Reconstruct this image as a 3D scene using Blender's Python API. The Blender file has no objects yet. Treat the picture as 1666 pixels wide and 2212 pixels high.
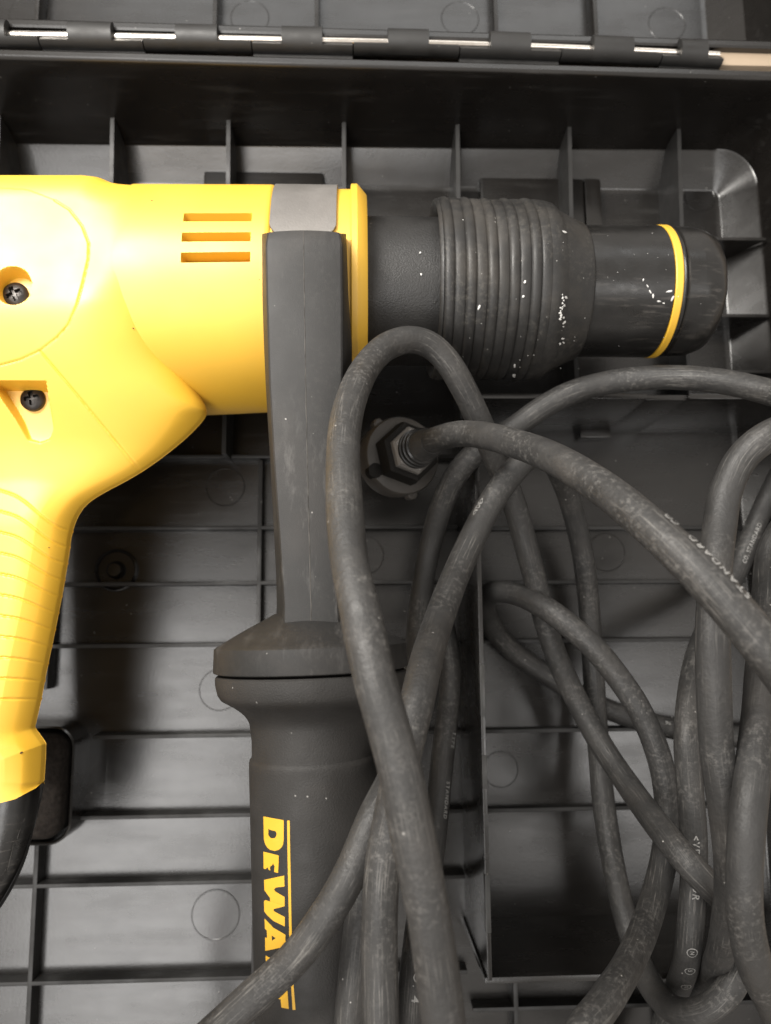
import bpy, bmesh, math, random
import numpy as np
from mathutils import Vector, Matrix
from mathutils.geometry import tessellate_polygon
random.seed(7); rng = np.random.default_rng(7)
SC = bpy.context.scene
COL = SC.collection
MM = 0.001

# ------------------------------------------------------------------ camera
# all measurements below are millimetres; the case floor is z = 0 and the phone hangs 350 mm above it
IW, IH, FOC, CAMZ = 1666.0, 2212.0, 1668.0, 350.0
PITCH, YAW, ROLL = math.radians(8.0), math.radians(-2.2), math.radians(-0.5)
cam = bpy.data.objects.new('camera', bpy.data.cameras.new('camera')); COL.objects.link(cam)
cam.location = (0, 0, CAMZ*MM); cam.rotation_euler = (PITCH, YAW, ROLL)
cam.data.sensor_fit = 'HORIZONTAL'; cam.data.sensor_width = 36.0; cam.data.lens = 36.0*FOC/IW
cam.data.clip_start = 0.01; cam.data.clip_end = 20
cam.data.dof.use_dof = True; cam.data.dof.focus_distance = 0.235; cam.data.dof.aperture_fstop = 20
SC.camera = cam

# ------------------------------------------------------------------ light
W = bpy.data.worlds.new('World'); SC.world = W; W.use_nodes = True
W.node_tree.nodes['Background'].inputs[0].default_value = (1.0, 0.93, 0.85, 1)
W.node_tree.nodes['Background'].inputs[1].default_value = 0.80
def area(name, loc, target, sx, sy, power, color):
    l = bpy.data.lights.new(name, 'AREA'); l.shape = 'RECTANGLE'; l.size = sx; l.size_y = sy
    l.energy = power; l.color = color
    o = bpy.data.objects.new(name, l); COL.objects.link(o); o.location = loc
    if target: o.rotation_euler = (Vector(target)-Vector(loc)).to_track_quat('-Z', 'Y').to_euler()
    return o
area('key_lamp', (-0.215, 0.275, 0.455), (-0.08, 0.12, 0.10), 0.24, 0.17, 4.7, (1.0, 0.96, 0.90))
area('ceiling_panel', (-0.48, -0.50, 1.45), None, 0.56, 1.05, 14.5, (1.0, 0.98, 0.96))
area('ceiling_panel_right', (0.56, -0.30, 1.45), None, 0.44, 0.34, 2.8, (1.0, 0.98, 0.96))
area('ceiling_panel_far', (0.10, 1.60, 1.45), (0.0, 0.1, 0.0), 1.6, 0.5, 6.5, (0.97, 0.99, 1.0))
SC.view_settings.view_transform = 'Standard'; SC.view_settings.look = 'None'
SC.view_settings.exposure = 0.0; SC.view_settings.gamma = 1.0

# ------------------------------------------------------------------ measuring helpers
def _rx(a): c, s = math.cos(a), math.sin(a); return np.array([[1,0,0],[0,c,-s],[0,s,c]])
def _ry(a): c, s = math.cos(a), math.sin(a); return np.array([[c,0,s],[0,1,0],[-s,0,c]])
def _rz(a): c, s = math.cos(a), math.sin(a); return np.array([[c,-s,0],[s,c,0],[0,0,1]])
CM = _rz(ROLL) @ _ry(YAW) @ _rx(PITCH)
CP = np.array([0, 0, CAMZ])
def ray(px, py): return CM @ np.array([(px-IW/2)/FOC, -(py-IH/2)/FOC, -1.0])
def at(px, py, z):
    """world point (mm) at height z that was measured at this place of the photograph"""
    d = ray(px, py); return CP + d*((z-CAMZ)/d[2])
def fit(px, yt, yb, za):
    """centre line y and radius of a round thing lying along x, from its two measured outlines"""
    a = []
    for y in (yt, yb):
        d = ray(px, y); a.append(math.atan2(d[1], -d[2]))
    m, b = (a[0]+a[1])/2, (a[0]-a[1])/2
    L = (CAMZ-za)/math.cos(m)
    return (CAMZ-za)*math.tan(m), L*math.sin(b)

# ------------------------------------------------------------------ materials
def mat(name, base, rough=0.5, spec=0.5, metal=0.0, var=0.25, var_scale=60, grain=0.15, grain_scale=1500,
        scuff=None, scuff_amt=0.0, scuff_scale=(40, 400, 400), rough_var=0.12, uv=False, dust=None, dust_amt=0.0,
        dust_scale=35, fleck=0.0, speck=None, speck_amt=0.0, smudge=0.0, coat=0.0, ior=1.5):
    m = bpy.data.materials.new(name); m.use_nodes = True
    nt = m.node_tree; N, Lk = nt.nodes, nt.links; b = N['Principled BSDF']
    tc = N.new('ShaderNodeTexCoord'); co = tc.outputs['UV' if uv else 'Object']; ob = tc.outputs['Object']
    def noise(scale, detail=4, vec=None, mapping=None, rough_=0.55):
        n = N.new('ShaderNodeTexNoise'); n.inputs['Scale'].default_value = scale; n.inputs['Detail'].default_value = detail
        n.inputs['Roughness'].default_value = rough_
        v = vec if vec is not None else ob
        if mapping:
            mp = N.new('ShaderNodeMapping'); mp.inputs['Scale'].default_value = mapping
            Lk.new(v, mp.inputs['Vector']); v = mp.outputs['Vector']
        Lk.new(v, n.inputs['Vector']); return n.outputs['Fac']
    def ramp(f, a, c, lo=0.0, hi=1.0):
        r = N.new('ShaderNodeMapRange'); r.inputs[1].default_value = a; r.inputs[2].default_value = c
        r.inputs[3].default_value = lo; r.inputs[4].default_value = hi; Lk.new(f, r.inputs[0]); return r.outputs[0]
    def mix(f, A, B, mode='MIX'):
        x = N.new('ShaderNodeMix'); x.data_type = 'RGBA'; x.blend_type = mode
        if isinstance(f, float): x.inputs[0].default_value = f
        else: Lk.new(f, x.inputs[0])
        for s, v in ((6, A), (7, B)):
            if isinstance(v, tuple): x.inputs[s].default_value = (*v, 1)
            else: Lk.new(v, x.inputs[s])
        return x.outputs[2]
    c = mix(ramp(noise(var_scale, 5), .35, .65), tuple(v*(1-var) for v in base), tuple(v*(1+var) for v in base))
    rough_f = ramp(noise(var_scale*1.7, 4), .3, .7, rough-rough_var, rough+rough_var)
    if dust:
        d = ramp(noise(dust_scale, 6, rough_=.65), .48, .72, 0, dust_amt); c = mix(d, c, dust)
    if scuff:
        s = ramp(noise(1.0, 6, co, scuff_scale, .7), .54, .68, 0, scuff_amt)
        s2 = ramp(noise(28, 3), .40, .62)
        mm = N.new('ShaderNodeMath'); mm.operation = 'MULTIPLY'; Lk.new(s, mm.inputs[0]); Lk.new(s2, mm.inputs[1])
        c = mix(mm.outputs[0], c, scuff)
    if speck:
        s = ramp(noise(620, 4, rough_=.75), .50, .68, 0, speck_amt); s2 = ramp(noise(48, 4), .44, .60)
        mm = N.new('ShaderNodeMath'); mm.operation = 'MULTIPLY'; Lk.new(s, mm.inputs[0]); Lk.new(s2, mm.inputs[1])
        c = mix(mm.outputs[0], c, speck)
    if fleck:
        v = N.new('ShaderNodeTexVoronoi'); v.inputs['Scale'].default_value = 260; Lk.new(ob, v.inputs['Vector'])
        f = ramp(v.outputs['Distance'], .05, .10, fleck, 0)
        f2 = ramp(noise(420, 2), .58, .66)
        mm = N.new('ShaderNodeMath'); mm.operation = 'MULTIPLY'; Lk.new(f, mm.inputs[0]); Lk.new(f2, mm.inputs[1])
        c = mix(mm.outputs[0], c, (.5, .48, .45))
    Lk.new(c, b.inputs['Base Color'])
    if smudge:
        s = ramp(noise(1.0, 5, ob, (18, 90, 60), .6), .42, .66, 0, smudge)
        ad = N.new('ShaderNodeMath'); ad.operation = 'ADD'; Lk.new(rough_f, ad.inputs[0]); Lk.new(s, ad.inputs[1]); rough_f = ad.outputs[0]
    Lk.new(rough_f, b.inputs['Roughness'])
    b.inputs['Specular IOR Level'].default_value = spec; b.inputs['Metallic'].default_value = metal; b.inputs['IOR'].default_value = ior
    b.inputs['Coat Weight'].default_value = coat
    if grain:
        bp = N.new('ShaderNodeBump'); bp.inputs['Strength'].default_value = grain; bp.inputs['Distance'].default_value = 0.0004
        Lk.new(noise(grain_scale, 3), bp.inputs['Height']); Lk.new(bp.outputs['Normal'], b.inputs['Normal'])
    return m
BROWN = (.20, .17, .145)
M_case = mat('case_plastic', (.0078, .0068, .006), .235, .68, grain=.07, grain_scale=900, var=.15, rough_var=.015, smudge=.06, scuff=(.06, .058, .055),
             scuff_amt=.25, scuff_scale=(25, 320, 200), fleck=.35)
M_rib = mat('rib_plastic', (.014, .0135, .013), .55, .5, grain=.08, grain_scale=900, var=.2, fleck=.35)
M_caseedge = mat('case_edge_plastic', (.022, .022, .021), .38, .5, grain=.10, grain_scale=900, dust=(.08, .075, .07), dust_amt=.3)
M_yellow = mat('yellow_plastic', (.71, .405, .028), .48, .5, grain=.05, grain_scale=2500, var=.035, var_scale=25, rough_var=.05, ior=1.75,
               dust=(.55, .34, .06), dust_amt=.10, dust_scale=60)
M_rubber = mat('cable_rubber', (.0250, .0242, .0234), .58, .45, grain=.5, grain_scale=800, var=.2, uv=True, scuff=(.16, .152, .14), scuff_amt=.75,
               scuff_scale=(46, 7, 1), dust=(.065, .059, .053), dust_amt=.4, dust_scale=42, fleck=.8, speck=(.14, .133, .124), speck_amt=.55)
M_grip = mat('grip_rubber', (.0165, .0152, .014), .62, .40, grain=.35, grain_scale=1900, var=.15, dust=(.04, .033, .028), dust_amt=.4, dust_scale=22, fleck=.5)
M_stem = mat('stem_plastic', (.0135, .013, .0125), .58, .38, grain=.2, grain_scale=4000, var=.05, rough_var=.03, speck=(.05, .047, .042), speck_amt=.2, scuff=(.1, .095, .09), scuff_amt=.35,
             scuff_scale=(220, 60, 60), dust=(.04, .034, .03), dust_amt=.3, fleck=.5)
M_boot = mat('boot_rubber', (.013, .0125, .012), .52, .45, grain=.2, grain_scale=1500, var=.25, dust=(.06, .052, .042), dust_amt=.4, dust_scale=45,
             speck=(.07, .064, .055), speck_amt=.6, scuff=(.09, .08, .07), scuff_amt=.3, scuff_scale=(60, 60, 60), fleck=.6)
M_black = mat('black_plastic', (.010, .0095, .009), .34, .5, grain=.08, grain_scale=1200, scuff=(.22, .2, .18), scuff_amt=.25, scuff_scale=(60, 500, 300))
M_neck = mat('neck_plastic', (.012, .0115, .011), .5, .5, grain=.45, grain_scale=1700, fleck=.4)
M_band = mat('dusty_steel', (.17, .16, .15), .55, .5, .35, grain=.25, grain_scale=1200, var=.12, dust=(.18, .165, .15), dust_amt=.3, fleck=.8)
M_steel = mat('bright_steel', (.74, .69, .63), .16, .5, 1.0, grain=.03, var=.1, rough_var=.05)
M_screw = mat('dark_screw', (.035, .032, .03), .38, .5, .8, grain=.2, var=.3)
M_foam = mat('black_foam', (.016, .013, .011), .95, .2, grain=1.0, grain_scale=700, var=.35, var_scale=500)
M_text = mat('white_print', (.27, .265, .255), .6, .3, grain=0, var=.2, var_scale=700)
M_logo = mat('yellow_print', (.60, .33, .02), .5, .5, grain=0, var=.05)
M_white = mat('white_paint', (.60, .59, .57), .5, .5, grain=.2, var=.1)
M_dirt = mat('brown_dirt', (.10, .06, .03), .8, .2, grain=.2)
M_dark = mat('dark_cavity', (.008, .007, .006), .7, .2, grain=0)
M_plug = mat('plug_plastic', (.05, .045, .04), .42, .5, grain=.15, dust=(.07, .06, .055), dust_amt=.3)
M_ground = mat('beige_wood', (.34, .265, .19), .6, .4, grain=.3, grain_scale=300, var=.08, var_scale=15, scuff=(.33, .25, .17), scuff_amt=.5,
               scuff_scale=(6, 160, 10))

# ------------------------------------------------------------------ mesh helpers (mm in, metres out)
def link(name, verts, faces, m, parent=None, smooth=True, angle=38, uvs=None, mats=None, fmat=None):
    me = bpy.data.meshes.new(name)
    me.from_pydata([tuple(float(c)*MM for c in v) for v in verts], [], [tuple(int(i) for i in f) for f in faces])
    for mm_ in ([m] if mats is None else mats): me.materials.append(mm_)
    if fmat is not None: me.polygons.foreach_set('material_index', np.asarray(fmat, dtype=np.int32))
    if uvs is not None:
        ul = me.uv_layers.new(name='UVMap'); li = np.empty(len(me.loops), dtype=np.int32); me.loops.foreach_get('vertex_index', li)
        ul.data.foreach_set('uv', np.asarray(uvs, dtype=np.float32)[li].ravel())
    me.update()
    bm = bmesh.new(); bm.from_mesh(me); bmesh.ops.recalc_face_normals(bm, faces=bm.faces); bm.to_mesh(me); bm.free()
    if smooth:
        me.polygons.foreach_set('use_smooth', [True]*len(me.polygons)); me.set_sharp_from_angle(angle=math.radians(angle))
    o = bpy.data.objects.new(name, me); COL.objects.link(o)
    if parent: o.parent = parent
    return o
def grid_faces(nu, nv, cu=False, cv=False, off=0):
    i, j = np.meshgrid(np.arange(nu if cu else nu-1), np.arange(nv if cv else nv-1), indexing='ij')
    i2, j2 = (i+1) % nu, (j+1) % nv
    return (np.stack([i*nv+j, i2*nv+j, i2*nv+j2, i*nv+j2], -1).reshape(-1, 4)+off).tolist()
def grid(name, P, m, parent=None, cu=False, cv=False, caps=(False, False), **k):
    nu, nv = P.shape[:2]; f = grid_faces(nu, nv, cu, cv)
    if caps[0]: f.append(list(range(nv)))
    if caps[1]: f.append([(nu-1)*nv+i for i in range(nv)])
    return link(name, P.reshape(-1, 3), f, m, parent, **k)
def lathe_x(name, prof, yc, zc, m, parent=None, n=96, rf=None, caps=(True, True), **k):
    th = np.linspace(0, 2*math.pi, n, endpoint=False); P = np.zeros((len(prof), n, 3))
    for i, p in enumerate(prof):
        x, r = p[0], p[1]; y0 = p[2] if len(p) > 2 else yc
        rr = r if rf is None else r+rf(x, th)
        P[i, :, 0] = x; P[i, :, 1] = y0+rr*np.sin(th); P[i, :, 2] = zc+rr*np.cos(th)
    return grid(name, P, m, parent, cv=True, caps=caps, **k)
def lathe(name, prof, org, axis, m, parent=None, n=64, caps=(True, True), sides=None, **k):
    """prof of (distance along axis, radius)"""
    a = Vector(axis).normalized(); u = a.orthogonal().normalized(); v = a.cross(u)
    n = sides or n; P = np.zeros((len(prof), n, 3)); o = np.array(org)
    for i, (t, r) in enumerate(prof):
        for j in range(n):
            w = 2*math.pi*j/n; P[i, j] = o+np.array(a)*t+r*(np.array(u)*math.cos(w)+np.array(v)*math.sin(w))
    return grid(name, P, m, parent, cv=True, caps=caps, **k)
def box(name, lo, hi, m, parent=None, bev=.35, taper=0.0, **k):
    bm = bmesh.new(); x0, y0, z0 = lo; x1, y1, z1 = hi; t = taper
    vs = [bm.verts.new(p) for p in ((x0-t, y0-t, z0), (x1+t, y0-t, z0), (x1+t, y1+t, z0), (x0-t, y1+t, z0), (x0, y0, z1), (x1, y0, z1), (x1, y1, z1), (x0, y1, z1))]
    for f in ((3,2,1,0), (4,5,6,7), (0,1,5,4), (1,2,6,5), (2,3,7,6), (3,0,4,7)): bm.faces.new([vs[i] for i in f])
    if bev: bmesh.ops.bevel(bm, geom=bm.edges[:], offset=bev, segments=2, affect='EDGES', profile=.6)
    bm.verts.index_update()
    o = link(name, [v.co for v in bm.verts], [[v.index for v in f.verts] for f in bm.faces], m, parent, **k); bm.free(); return o
def empty(name, loc, label, cat):
    o = bpy.data.objects.new(name, None); COL.objects.link(o); o.location = [c*MM for c in loc]; o['label'] = label; o['category'] = cat
    o.empty_display_size = .01; return o
def adopt(root):
    """meshes are built in place; shift them so the Empty can stand at the thing's base"""
    off = Vector(root.location)
    for ch in list(root.children): ch.location = ch.location-off
def catmull(pts, step):
    p = np.array(pts, float); p = np.vstack([2*p[0]-p[1], p, 2*p[-1]-p[-2]]); out = []
    for i in range(1, len(p)-2):
        a, b, c, d = p[i-1:i+3]; n = max(2, int(np.linalg.norm(c-b)/step))
        ta = np.linalg.norm(b-a)**.5; tb = ta+np.linalg.norm(c-b)**.5; tc = tb+np.linalg.norm(d-c)**.5
        for s in np.linspace(ta, tb, n, endpoint=False):
            A1 = (ta-s)/ta*a+s/ta*b; A2 = (tb-s)/(tb-ta)*b+(s-ta)/(tb-ta)*c; A3 = (tc-s)/(tc-tb)*c+(s-tb)/(tc-tb)*d
            B1 = (tb-s)/tb*A1+s/tb*A2; B2 = (tc-s)/(tc-ta)*A2+(s-ta)/(tc-ta)*A3
            out.append((tb-s)/(tb-ta)*B1+(s-ta)/(tb-ta)*B2)
    out.append(p[-2]); return np.array(out)
def smooth1(a, k):
    w = np.hanning(2*k+3)[1:-1]; w /= w.sum(); b = np.concatenate([np.full(k, a[0]), a, np.full(k, a[-1])])
    return np.convolve(b, w, 'valid')
def sstep(x, a, b): t = np.clip((x-a)/(b-a), 0, 1); return t*t*(3-2*t)
def seg_dist(X, Y, pl):
    d = np.full(X.shape, 1e9)
    for (ax, ay), (bx, by) in zip(pl[:-1], pl[1:]):
        vx, vy = bx-ax, by-ay; L = vx*vx+vy*vy+1e-9
        t = np.clip(((X-ax)*vx+(Y-ay)*vy)/L, 0, 1); d = np.minimum(d, np.hypot(X-ax-t*vx, Y-ay-t*vy))
    return d
def inside(X, Y, poly):
    r = np.zeros(X.shape, bool); n = len(poly)
    for i in range(n):
        (ax, ay), (bx, by) = poly[i], poly[(i+1) % n]
        if ay == by: continue
        r ^= ((ay > Y) != (by > Y)) & (X < (bx-ax)*(Y-ay)/(by-ay)+ax)
    return r

# ------------------------------------------------------------------ the surface the case stands on
GZ = -3.5
g = link('tabletop', [(-900, -900, GZ), (900, -900, GZ), (900, 900, GZ), (-900, 900, GZ)], [(0, 1, 2, 3)], M_ground)
g['kind'] = 'structure'

# ------------------------------------------------------------------ the case
case = empty('tool_case', (0, 0, GZ), 'open black plastic tool case with ribbed floor holding the yellow hammer and its cord', 'tool case')
def rrect(x0, x1, y0, y1, r, z, n=10):
    out = []
    for cx, cy, a0 in ((x1-r, y1-r, 0), (x0+r, y1-r, 90), (x0+r, y0+r, 180), (x1-r, y0+r, 270)):
        for i in range(n+1):
            a = math.radians(a0+90*i/n); out.append((cx+r*math.cos(a), cy+r*math.sin(a), z))
    return out
def bow(P):
    w = np.clip((P[..., 2]-10)/47, 0, 1)*np.clip((P[..., 1]-150)/50, 0, 1)*np.clip((420-P[..., 1])/100, 0, 1)
    P[..., 1] -= 1.15e-4*np.maximum(P[..., 0], 0)**2*w
def shell(name, x0, x1, y0, y1, parent, rim=57.0, floor=0.0):
    L = []
    def add(ins, z, r): L.append(rrect(x0+ins, x1-ins, y0+ins, y1-ins, r, z))
    add(23.5, floor, 3); add(21.2, floor, 4); add(20.8, floor+.2, 4.3); add(20.2, floor+.5, 5); add(7.0, floor+7.5, 20); add(6.2, floor+8.1, 21); add(5.8, floor+9.0, 22)
    for q in (.2, .4, .6, .8): add(5.8*(1-q), floor+9+(rim-floor-9)*q, 22-4*q)
    add(.2, rim-.6, 18); add(-.3, rim+.2, 18); add(-1.2, rim+.9, 18); add(-3.2, rim+.9, 19); add(-4.0, rim+.3, 20); add(-4.2, rim-.8, 20)
    add(-4.2, rim-9, 20); add(-2.6, rim-9.6, 20); add(8.5, floor-2.6, 26)
    P = np.array(L); n = P.shape[1]; bow(P)
    wr = sstep(P[4:8, :, 0], x1-42, x1-10); P[4:7, :, 2] += 7.0*wr[:3]; P[4:7, :, 0] -= 3.0*wr[:3]
    for k, q in enumerate((.2, .4, .6, .8)): P[7+k, :, 2] += 7.0*wr[3]*(1-q); P[7+k, :, 0] -= 3.0*wr[3]*(1-q)
    f = grid_faces(P.shape[0], n, cv=True); f.append(list(range(n))); f.append([(P.shape[0]-1)*n+i for i in range(n)])
    return link(name, P.reshape(-1, 3), f, M_case, parent, angle=30)
RX = 201.0; TOPY = 230.0
tray = shell('tray_shell', -262, RX, -262, TOPY, case)
def pin_mark(name, c, r, z, parent, m=M_case, h=.16):
    return lathe(name, [(0, r+.30), (h, r+.12), (h, r-.12), (.03, r-.30), (.03, r-.5), (.03, .4)], (c[0], c[1], z), (0, 0, 1), m, parent, n=48, caps=(False, True), angle=12)
# ribs that run towards the hinge, standing on the floor between wall and drill
for i, xr in enumerate((-159.6, -109.1, -57.0, -4.6, 47.6, 99.6, 151.0)):
    e = 88 if xr > 40 else 72.4
    v = [(xr+sx*t_, y, z) for (y, z) in ((226.6, 25.0), (150, 19.0), (e, 19.0), (e, -.6), (208, -.6), (224.2, 7)) for sx, t_ in ((-1, .9 if z > 5 else 1.05), (1, .9 if z > 5 else 1.05))]
    link('floor_rib', v, [(0, 1, 3, 2), (2, 3, 5, 4), (4, 5, 7, 6), (6, 7, 9, 8), (8, 9, 11, 10), (10, 11, 1, 0), (0, 2, 10), (2, 8, 10), (2, 4, 6, 8), (1, 11, 3), (3, 11, 9), (3, 9, 7, 5)], M_rib, case, smooth=False)
# ribs of the left field and of the cord compartment
YR = [q*1.0215 for q in (72.1, 40.5, 16.4, -9.8, -47.3, -79.4, -105.5, -142.2, -178)]
for y in YR:
    x0 = -238 if not (-70 < y < -30) else -112
    box('floor_rib', (x0, y-.8, -.6), (46, y+.8, 7), M_rib, case, taper=.18)
for y in (40.9, 16.3, -9.8, -48.6, -81.8):
    box('floor_rib', (49.6, y-.8, -.6), (178, y+.8, 4.2), M_rib, case, taper=.15)
for xr, ya, yb in ((-42.5, -238, 72), (-133.0, -238, -78), (-133.0, -28, 72), (66, -238, -131), (128, -238, -131)):
    box('floor_rib', (xr-.95, ya, -.6), (xr+.95, yb, 7.06), M_rib, case, taper=.18)
for y in (-160, -195):
    box('floor_rib', (48, y-.8, -.6), (178, y+.8, 7), M_rib, case)
# walls of the cord compartment
def wall_x(name, x0, x1, y, h, t=1.1): return box(name, (x0, y-t, -.6), (x1, y+t, h), M_case, case, bev=.3, taper=.45)
box('divider_wall', (47.6-.85, -128.0, -.6), (47.6+.85, 86.0, 55), M_case, case, bev=.25, taper=.3)
for ya, yb in ((-36, -17), (-62, -50), (-112, -92)):
    box('divider_cap', (47.6-.95, ya, 52), (47.6+.95, yb, 55.25), M_caseedge, case, bev=.25)
wall_x('compartment_wall', 49.5, 117, 88.0, 54.5); wall_x('compartment_wall', 117.2, 134, 88.0, 52.6); wall_x('compartment_wall', 134.2, 186, 88.0, 54.5)
wall_x('compartment_wall', 46, 188, -128.2, 54.5)
box('wall_boss', (104, 82.5, -.3), (118, 87.2, 6.5), M_case, case, bev=.6)
# low pads and the cross ribs beside the chuck
for (a, b, c_) in ((1037, 1262, 382), (1262, 1300, 384), (440, 700, 368)):
    p0 = at(a, c_, 6); p1 = at(b, c_, 6)
    box('floor_pad', (p0[0], 176, -.4), (p1[0]-.3, p0[1], 6.0), M_case, case, bev=1.6, taper=.3)
for (py, x0p, x1p, zt) in ((515, 1470, 1662, 19.5), (681, 1540, 1650, 17), (802, 1400, 1668, 17)):
    y = at(1560, py, zt)[1]; xa = at(x0p, py, zt)[0]
    v = [(xa, y-.8, -.5), (xa, y+.8, -.5), (180, y-.8, -.5), (180, y+.8, -.5), (xa, y-.7, zt), (xa, y+.7, zt), (191, y-.7, zt), (191, y+.7, zt)]
    link('cross_rib', v, [(0, 1, 3, 2), (4, 5, 7, 6), (0, 2, 6, 4), (1, 3, 7, 5), (0, 1, 5, 4), (2, 3, 7, 6)], M_case, case, smooth=False)
for (px, py, r) in ((487, 1052, 8.6), (475, 1490, 8.9), (466, 1976, 10.0), (788, 1200, 8.5), (1310, 1193, 8.6), (1082, 1662, 7.6), (1512, 425, 7.5)):
    pin_mark('pin_mark', at(px, py, 0), r, 0.02, case)
c0 = at(252, 1232, 0)
lathe('round_boss', [(0, 9.6), (1.6, 9.4), (2.0, 8.9), (1.4, 8.4), (.3, 8.0), (.3, 4.2), (3.2, 3.6), (4.0, 2.8), (4.2, .02)], (c0[0], c0[1], 0), (0, 0, 1), M_case, case, n=48)
# foam pad in its frame under the foot of the handle
fa, fb = at(160, 1575, 16), at(160, 1815, 16)
F = []
for ins, z in ((0, 0), (0, 20), (.8, 22), (3, 22.8)):
    F.append(rrect(-175+ins, fa[0]-1.8-ins, fb[1]+1.6+ins, fa[1]-1.5-ins, 6.5-ins*.6, z, 8))
F = np.array(F); n = F.shape[1]
link('foam_pad', F.reshape(-1, 3), grid_faces(4, n, cv=True)+[[3*n+i for i in range(n)]], M_foam, case, angle=60)
Fr = []
for ins, z in ((-.3, -.5), (0, 17.5), (.7, 18), (1.3, 17.5), (1.3, -.5)):
    Fr.append(rrect(-178+ins, fa[0]+1.2-ins, fb[1]-1.4+ins, fa[1]+1.5-ins, 9-ins, z, 8))
Fr = np.array(Fr)
link('foam_frame', Fr.reshape(-1, 3), grid_faces(5, Fr.shape[1], cv=True), M_case, case)

# lid, folded right back behind the hinge
LY0 = 246.3
lid = shell('lid', -262, RX, LY0+2, LY0+262, case, rim=57.0, floor=0.0)
for px in (92, 470, 686, 1066, 1277):
    x = at(px, 40, 2)[0]
    box('lid_rib', (x-1.0, LY0+16, -.5), (x+1.0, LY0+240, 9), M_case, lid, taper=.2)
for px, py in ((62, 30), (540, 38), (994, 40), (1441, 52)):
    c = at(px, py, 0); pin_mark('lid_pin_mark', c, 9.4, .02, lid)

wb0 = at(1600, 140, 50)
filler = box('tabletop_filler', (wb0[0]-14, TOPY+4.6, GZ+.01), (RX+90, LY0-2.6, 54.5), M_ground, None, bev=.6)  # added block that stands in for the tabletop glimpsed through the hinge gap
filler['label'] = 'added beige block standing in for the tabletop past the right end of the hinge'; filler['category'] = 'filler'
# hinge: moulded knuckles round one steel pin
HY = at(780, 89, 57)[1]; HZ = 56.5; HR = 5.3
px_e = at(1558, 118, 58)[0]
lathe_x('hinge_pin', [(q, 1.45, HY-1.15e-4*max(q, 0)**2) for q in np.linspace(-300, px_e-.3, 40)]+[(px_e, 1.0, HY-1.15e-4*px_e**2)], HY, HZ+.3, M_steel, case, n=20)
edges = [-170, 88, 312, 545, 763, 992, 1210, 1425, 1557]
wins = [((18-90, 85-90), (18, 86)), ((92, 152), (245, 311)), ((310, 383), (472, 544)), ((546, 610), (697, 763)), ((765, 838), (925, 991)), ((993, 1057), (1143, 1209)),
        ((1211, 1278), (1363, 1424)), ((1426, 1465), (1521, 1556))]
hx = lambda p: at(p, 90+22*p/1560, 57)[0]
for k in range(8):
    x0, x1 = hx(edges[k])+.25, hx(edges[k+1])-.25
    (wa, wb), (wc, wd) = wins[k]; up = (k % 2 == 1)
    bm_v, bm_f = [], []
    def arc(xa, xb, a0, a1, cap=True):
        n = 22; ri = 1.9; base = len(bm_v)
        ang = np.radians(np.linspace(a0, a1, n))
        full = abs(a1-a0) >= 359
        for x in (xa, xb):
            for a in ang: bm_v.append((x, HY+HR*math.cos(a), HZ+HR*math.sin(a)))
            for a in ang: bm_v.append((x, HY+ri*math.cos(a), HZ+ri*math.sin(a)))
        o2 = base+2*n
        for i in range(n-1):
            bm_f.append((base+i, base+i+1, o2+i+1, o2+i)); bm_f.append((base+n+i, base+n+i+1, o2+n+i+1, o2+n+i))
            bm_f.append((base+i, base+i+1, base+n+i+1, base+n+i)); bm_f.append((o2+i, o2+i+1, o2+n+i+1, o2+n+i))
        if not full:
            for i in (0, n-1): bm_f.append((base+i, base+n+i, o2+n+i, o2+i))
    # centre barrel is closed, the two ends are half shells that leave the pin bare
    ca, cb = hx(wb) if wb > edges[k]+8 else x0, hx(wc)
    if up:
        arc(x0, ca, 142, 300); arc(cb, x1, 142, 300)
        arc(ca, cb, -178, 182)
    else:
        arc(x0, ca, 132, 300); arc(cb, x1, 132, 300)
        arc(ca, cb, -178, 182)
    # web that ties the knuckle to its own rim
    w0 = len(bm_v)
    if up: ys = (TOPY+3.0, HY-HR*.72)
    else: ys = (HY+HR*.72, LY0-1.0)
    zt = HZ-1.5 if up else HZ+.6
    for x in (x0, x1):
        for (y, z) in ((ys[0], zt-4), (ys[1], zt-4), (ys[1], zt), (ys[0], zt)): bm_v.append((x, y, z))
    for f in ((0, 1, 2, 3), (4, 5, 6, 7), (0, 1, 5, 4), (1, 2, 6, 5), (2, 3, 7, 6), (3, 0, 4, 7)): bm_f.append(tuple(w0+i for i in f))
    bm_v = np.array(bm_v, float); bm_v[:, 1] -= 1.15e-4*np.maximum(bm_v[:, 0], 0)**2
    link('hinge_knuckle', bm_v, bm_f, M_rib, case if up else lid, angle=40)
for ch in lid.children: pass

# ------------------------------------------------------------------ the rotary hammer
tool = empty('rotary_hammer', (0, 0, 24), 'yellow and black corded rotary hammer lying on its side in the open case', 'power tool')
ZA = 66.0
XF = lambda px, r: at(px, 632, ZA+r)[0]
gy1, gr1 = fit(300, 397, 903, ZA); gy2, gr2 = fit(570, 398, 890, ZA)
by_, br_ = fit(1100, 428, 822, ZA); ny_, nr_ = fit(870, 467, 790, ZA); sy_, sr_ = fit(1380, 487, 771, ZA)
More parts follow.
